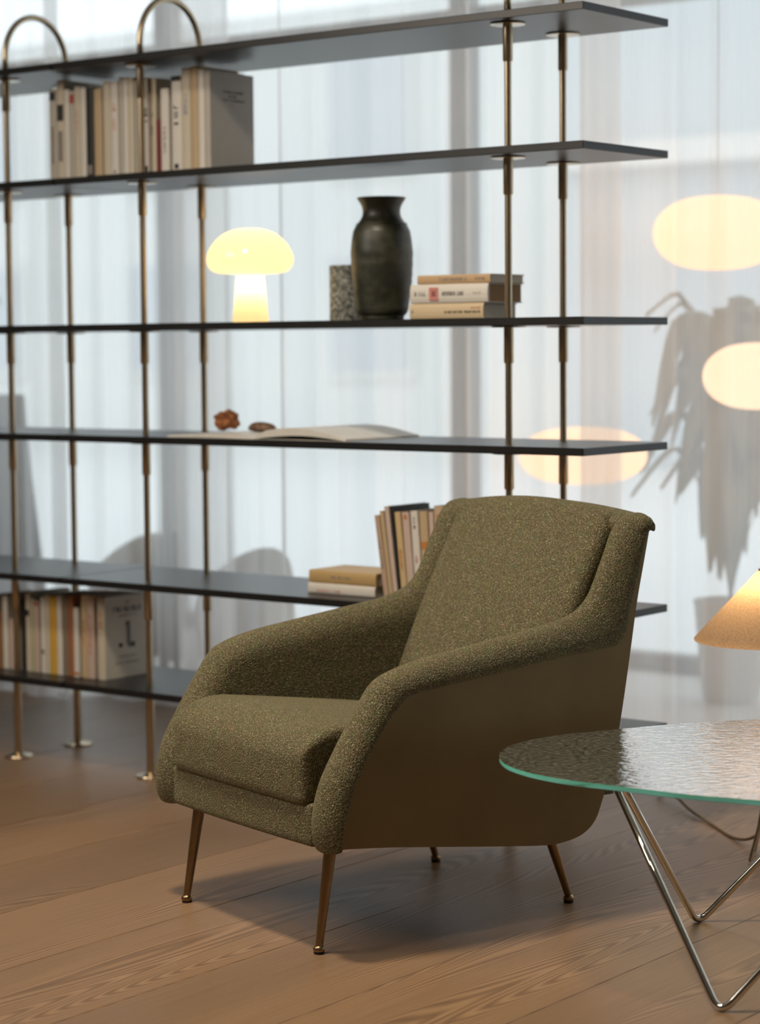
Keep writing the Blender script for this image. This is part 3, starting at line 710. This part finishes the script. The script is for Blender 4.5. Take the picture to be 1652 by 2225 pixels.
# leaning row behind the armchair
def leaning(items):
    z = ZB[4]+.001
    a0, _ = s_at(834, 1296, .02)
    s = a0
    for th, h, col, lab, tl, dec in items:
        make_book(lab, 'books leaning behind the armchair', P(s+.001, .02, z+.001), -YAW, th, h, .16, col, tilt=tl, decor=dec)
        s += th/math.cos(tl)+.0022
leaning([(.015, .212, (.46, .33, .24), 'pinkish-brown paperback leaning outermost in the row behind the armchair', -.14, (('title', 'ink_grey', .35, .7, .4),)),
 (.012, .224, TAN, 'tan paperback leaning second in the row behind the armchair', -.135, ()),
 (.014, .236, PINK, 'rosy paperback leaning left of the black book behind the armchair', -.125, ()),
 (.008, .236, DARK, 'thin black book leaning in the row behind the armchair', -.12, ()),
 (.018, .222, (.56, .42, .22), 'yellowish book with orange spine lettering behind the armchair', -.105, (('title', 'ink_orange', .3, .6, .4),)),
 (.022, .222, PINK, 'cream-pink book with an orange spot at its spine top behind the armchair', -.09, (('block', 'ink_orange', .92, .97, .4),)),
 (.022, .226, WHITE, 'white book with black spine lettering behind the armchair', -.075, (('title', 'ink', .80, .93, .3), ('title', 'ink_red', .42, .5, .25))),
 (.025, .226, TAN, 'tan book with an orange block on its spine behind the armchair', -.06, (('block', 'ink_orange', .58, .66, .8),)),
 (.014, .226, PINK, 'slim pale pink book next to the tallest one behind the armchair', -.05, ()),
 (.03, .242, (.50, .38, .26), 'tallest sandy book with an orange dot behind the armchair', -.045, (('block', 'ink_orange', .86, .91, .35),)),
 (.024, .23, CREAM, 'cream book last in the row behind the armchair', -.035, ())])
# piles lying flat
sa, _ = s_at(672, 1285, .015)
make_book('white book lying beneath the tan one on the shelf behind the armchair', 'books lying flat behind the armchair', P(sa, .012, ZB[4]+.0005), -YAW, .027, .222, .15, WHITE, flat=True, decor=(('title', 'ink_pale_red', .12, .5, .22, -.005),))
make_book('tan book lying on top of the white one behind the armchair', 'books lying flat behind the armchair', P(sa+.002, .015, ZB[4]+.0285), -YAW, .033, .222, .15, (.47, .32, .14), flat=True, decor=(('title', 'ink_grey', .33, .66, .2),))
sb, _ = s_at(892, 690, .06)
sc1, _ = s_at(1052, 690, .06); sc2, _ = s_at(1062, 640, .06); sc0, _ = s_at(908, 605, .06); sc3, _ = s_at(1066, 605, .06)
make_book('cream book lying lowest in the pile beside the stoneware vase', 'books piled flat beside the vase', P(sb, .06, ZB[2]+.0005), -YAW, .039, sc1-sb, .145, (.58, .46, .30), flat=True, decor=(('title', 'ink', .48, .96, .16, -.002), ('title', 'ink_orange', .84, .97, .12, .008), ('block', 'ink_grey', .03, .05, .2)))
make_book('thick white book with a red square on its spine, in the pile beside the vase', 'books piled flat beside the vase', P(sb+.003, .06, ZB[2]+.0400), -YAW, .048, sc2-sb-.003, .15, WHITE, 'paper_tan', flat=True, decor=(('title', 'ink', .06, .22, .2), ('block', 'ink_pale_red', .25, .37, .66), ('block', 'ink_red', .285, .335, .3), ('title', 'ink', .42, .72, .2), ('title', 'ink_grey', .82, .92, .12)))
make_book('thin tan book lying topmost in the pile beside the vase', 'books piled flat beside the vase', P(sc0, .06, ZB[2]+.0885), -YAW, .0225, sc3-sc0, .15, (.50, .34, .19), flat=True, decor=(('title', 'ink_grey', .3, .7, .35), ('title', 'ink_grey', .8, .95, .25)))
# open magazine: two page stacks rising from a gutter
mg = thing('open_magazine', 'large open magazine lying on the shelf under the two stones', 'magazine', P(.70, 0, ZB[3]), -YAW)
def page_stack(sg, w, lift, nlay, name):
    rows = []
    for y in (-.052, .10, .262):
        top = []; bot = []
        for i in range(15):
            t = i/14; top.append((sg*t*w, y, .002+.006*nlay*(1-t*.75) * (math.sin(min(1, t*6)*math.pi/2)) + lift*math.sin(math.pi*min(1, t*1.02))*(1 if True else 0)))
            bot.append((sg*t*w, y, .0006 + lift*.55*math.sin(math.pi*t)))
        rows.append(top + bot[::-1])
    mb = MB().grid(rows, close_u=True); m_ = len(rows[0]); mb.f.append(tuple(range(m_))); mb.f.append(tuple(2*m_+i for i in range(m_)))
    return mb
page_stack(-1, .305, .002, 2.0, 'l').build('left_pages', M['mag'], mg, smooth='auto')
page_stack(1, .31, .020, 2.4, 'r').build('right_pages', M['mag'], mg, smooth='auto')
MB().box(-.315, .318, -.056, .266, .0002, .0008).build('magazine_cover', M['mag'], mg)
def blob(name, label, loc, rad, mat, seed, rough, rz=0, cat='stone'):
    bm = bmesh.new(); bmesh.ops.create_icosphere(bm, subdivisions=4, radius=1)
    for v in bm.verts:
        n = noise.noise(v.co*1.6+Vector((seed, 0, 0)))*rough + noise.noise(v.co*4+Vector((0, seed, 0)))*rough*.45
        v.co = Vector((v.co.x*rad[0], v.co.y*rad[1], v.co.z*rad[2]))*(1+n)
    zm = min(v.co.z for v in bm.verts)
    for v in bm.verts: v.co.z -= zm
    me = bpy.data.meshes.new(name); bm.to_mesh(me); bm.free(); me.materials.append(mat)
    for p in me.polygons: p.use_smooth = True
    o = obj(name, me); o.location = loc; o.rotation_euler = (0, 0, rz); return tag(o, label, cat)
s_, _ = s_at(492, 930, .10); blob('mineral_stone', 'lumpy rust-brown mineral stone on the open magazine', P(s_, .10, ZB[3]+.0125), (.037, .032, .025), M['rust_stone'], 3, .42)
s_, _ = s_at(569, 928, .07); pe = blob('pebble', 'long flat brown pebble lying on the open magazine', P(s_, .07, ZB[3]+.0135), (.043, .026, .0135), M['brown_stone'], 9, .16, -YAW)

# ------------------------------------------------------------------ ornaments on the shelf
# mushroom lamp
s_, _ = s_at(545, 695, .10)
ml_ = thing('mushroom_lamp', 'lit opal glass mushroom table lamp on the shelf', 'lamp', P(s_, .10, ZB[2]), -YAW)
stem = [(.0475, .001), (.0495, .004), (.048, .02), (.0445, .05), (.0405, .09), (.0375, .12), (.0375, .128), (.042, .135)]
MB().lathe(spline(stem, 4), 48).build('stem_base', M['opal'], ml_, smooth=True)
cap_ = [(.030, .1345), (.060, .133), (.085, .1335), (.103, .140), (.1135, .152), (.1175, .168), (.1145, .186), (.105, .205), (.088, .225), (.064, .242), (.034, .251), (.012, .253), (.001, .2532)]
MB().lathe(spline(cap_, 4), 56, cap0=False).build('cap', M['opal'], ml_, smooth=True)
for zz, pw in ((.10, .24), (.185, .34)):
    b2 = bpy.data.lights.new('lamp_bulb', 'POINT'); b2.energy = pw; b2.color = (1.0, .80, .50); b2.shadow_soft_size = .02
    o = bpy.data.objects.new('lamp_bulb', b2); C.objects.link(o); o.location = (0, 0, zz); o.parent = ml_
# vase
s_, _ = s_at(831, 690, .13)
va = thing('vase', 'tall dark green stoneware vase with flared neck on the shelf', 'vase', P(s_, .13, ZB[2]), -YAW)
prof = [(.050, .001), (.056, .004), (.0575, .012), (.066, .022), (.0705, .04), (.0745, .07), (.0785, .11), (.0805, .15), (.0805, .185), (.0775, .215), (.0715, .237), (.063, .251), (.0545, .262), (.0495, .274), (.0490, .286), (.0525, .298), (.0590, .309), (.0625, .314), (.0630, .317), (.0605, .318), (.055, .312), (.047, .298), (.045, .285), (.050, .27), (.062, .245), (.07, .2)]
pr = []
for i, (r, z) in enumerate(spline(prof, 4)):
    pr.append((r + .0006*math.sin(z*900) if i < 74 else r, z))
vb = MB().lathe(pr, 64, cap1=False).build('vase_body', M['vase'], va, smooth=True)
MB().lathe([(.0660, .2475), (.0675, .249), (.0665, .2505)], 64, cap0=False, cap1=False).build('shoulder_ring', M['vase'], va, smooth=True)
s_, _ = s_at(754, 690, .215)
sv = thing('stone_beaker', 'cylindrical speckled grey stone beaker behind the stoneware vase', 'vessel', P(s_, .215, ZB[2]), -YAW)
MB().lathe([(.044, .0005), (.046, .002), (.046, .148), (.0445, .150), (.040, .149), (.039, .06)], 48, cap1=True).build('beaker_body', M['granite'], sv, smooth='auto')

# ------------------------------------------------------------------ display behind the curtain
def pendant(label, px, py, d, r, hz, flat=.75):
    s_, z_ = s_at(px, py, d)
    t = thing('pendant_lamp', label, 'lamp', P(s_, d, z_), -YAW, 'glowing pendants behind the curtain')
    pr = []
    for i in range(25):
        a = -math.pi/2 + math.pi*i/24
        zz = hz*math.sin(a); rr = r*max(.02, math.cos(a))**flat
        pr.append((rr, zz))
    MB().lathe(pr, 48).build('paper_shade', M['paper_lamp'], t, smooth=True)
    MB().tube([(0, 0, hz), (0, 0, ZC-z_)], .0014, 8).build('suspension_cord', M['facade'], t, smooth='auto')
pendant('large glowing oval pendant hung highest behind the curtain', 1560, 506, 1.17, .184, .106)
pendant('glowing oval pendant behind the curtain just above the linen lampshade', 1655, 817, 1.55, .176, .101)
pendant('glowing oval pendant hung low behind the curtain, past the bookcase end', 1267, 990, 1.32, .198, .088)
# palm
s_, _ = s_at(1590, 800, 2.1)
pm = thing('potted_palm', 'tall potted palm with arching leaves behind the sheer curtain', 'plant', P(s_, 2.1, 0), -YAW)
MB().lathe([(.08, .0), (.095, .02), (.12, .32), (.125, .34), (.115, .34), (.105, .28)], 40).build('pot', M['pot'], pm, smooth='auto')
rnd = random.Random(4)
for i in range(90):
    a = rnd.random()*6.28; ln = rnd.uniform(.2, .36); ht = rnd.uniform(.75, 1.4); wv = rnd.uniform(.03, .065); dr = rnd.uniform(.2, 1.3)
    L_, R2 = [], []
    for k in range(13):
        t = k/12; rr = ln*t**1.2; z = .34 + (ht-.34)*math.sin(min(1, t*1.35)*math.pi/2) - dr*max(0, t-.55)**1.3
        w_ = .006 if t < .3 else wv*math.sin((t-.3)/.7*math.pi*.93+.1)
        cx_, cy_ = rr*math.cos(a), rr*math.sin(a); nx, ny = -math.sin(a), math.cos(a)
        L_.append((cx_+nx*w_, cy_+ny*w_, z)); R2.append((cx_-nx*w_, cy_-ny*w_, z-.01))
    MB().grid([L_, [((p[0]+q_[0])/2, (p[1]+q_[1])/2, (p[2]+q_[2])/2+.012) for p, q_ in zip(L_, R2)], R2]).build('leaf', M['leaf'], pm, smooth=True)
# dark tapering floor vase
s_, _ = s_at(8, 1000, 1.09)
dv = thing('floor_vase', 'tall dark tapering floor vase behind the sheer curtain', 'vase', P(s_, 1.09, 0), -YAW)
MB().lathe(spline([(.15, 0), (.165, .03), (.15, .25), (.125, .5), (.10, .75), (.085, .95), (.08, 1.02), (.075, 1.02), (.07, .95)], 4), 40).build('vase_body', M['dark_ceramic'], dv, smooth=True)
# tub chairs / stools
def tub(label, px, py, d, w, h, mat, nm='tub_chair'):
    s_, _ = s_at(px, py, d)
    t = thing(nm, label, 'chair', P(s_, d, 0), -YAW)
    rows = []
    for i in range(25):
        a = -math.pi*.72 + math.pi*1.44*i/24; top = h*(.72+.28*math.cos(a*.62)**2)
        ca, sa_ = math.sin(a), math.cos(a); row = []
        for (rr, z) in ((w*.36, .2), (w*.46, .12), (w*.5, .28), (w*.49, top-.05), (w*.46, top-.01), (w*.42, top), (w*.38, top-.03), (w*.36, .3)):
            row.append((rr*ca, rr*sa_*.9, z))
        rows.append(row)
    mb = MB().grid(rows); mb.f.append(tuple(range(8))); mb.f.append(tuple(24*8+i for i in range(8)))
    mb.build('backrest', mat, t, smooth=True)
    MB().lathe([(w*.34, .14), (w*.39, .16), (w*.40, .30), (w*.37, .335), (w*.2, .35)], 40).build('seat', mat, t, smooth=True)
    for q_ in range(4):
        a = math.pi/4+q_*math.pi/2
        MB().tube([(w*.33*math.cos(a), w*.33*math.sin(a), .0), (w*.28*math.cos(a), w*.28*math.sin(a), .16)], [.009, .013], 10).build('leg', M['grey_metal'], t, smooth='auto')
tub('beige rounded tub chair behind the curtain beside the dark brown one', 290, 1180, 1.50, .36, .50, M['beige_cloth'])
tub('beige rounded tub chair behind the curtain by the flat book pile', 530, 1180, 1.26, .36, .50, M['beige_cloth'])
tub('dark brown rounded chair standing between the two beige chairs behind the curtain', 352, 1180, 1.13, .15, .56, M['brown_cloth'])
s_, z_ = s_at(-60, 660, 1.5)
cp = thing('cone_pendant', 'grey conical pendant shade behind the curtain at the bookcase', 'lamp', P(s_, 1.5, z_), -YAW)
MB().lathe([(.115, 0), (.116, .004), (.03, .16), (.012, .17), (.010, .165), (.027, .155), (.112, .004)], 48, cap0=False, cap1=False).build('metal_shade', M['grey_metal'], cp, smooth='auto')
MB().tube([(0, 0, .165), (0, 0, ZC-z_)], .003, 8).build('suspension_cord', M['grey_metal'], cp, smooth='auto')
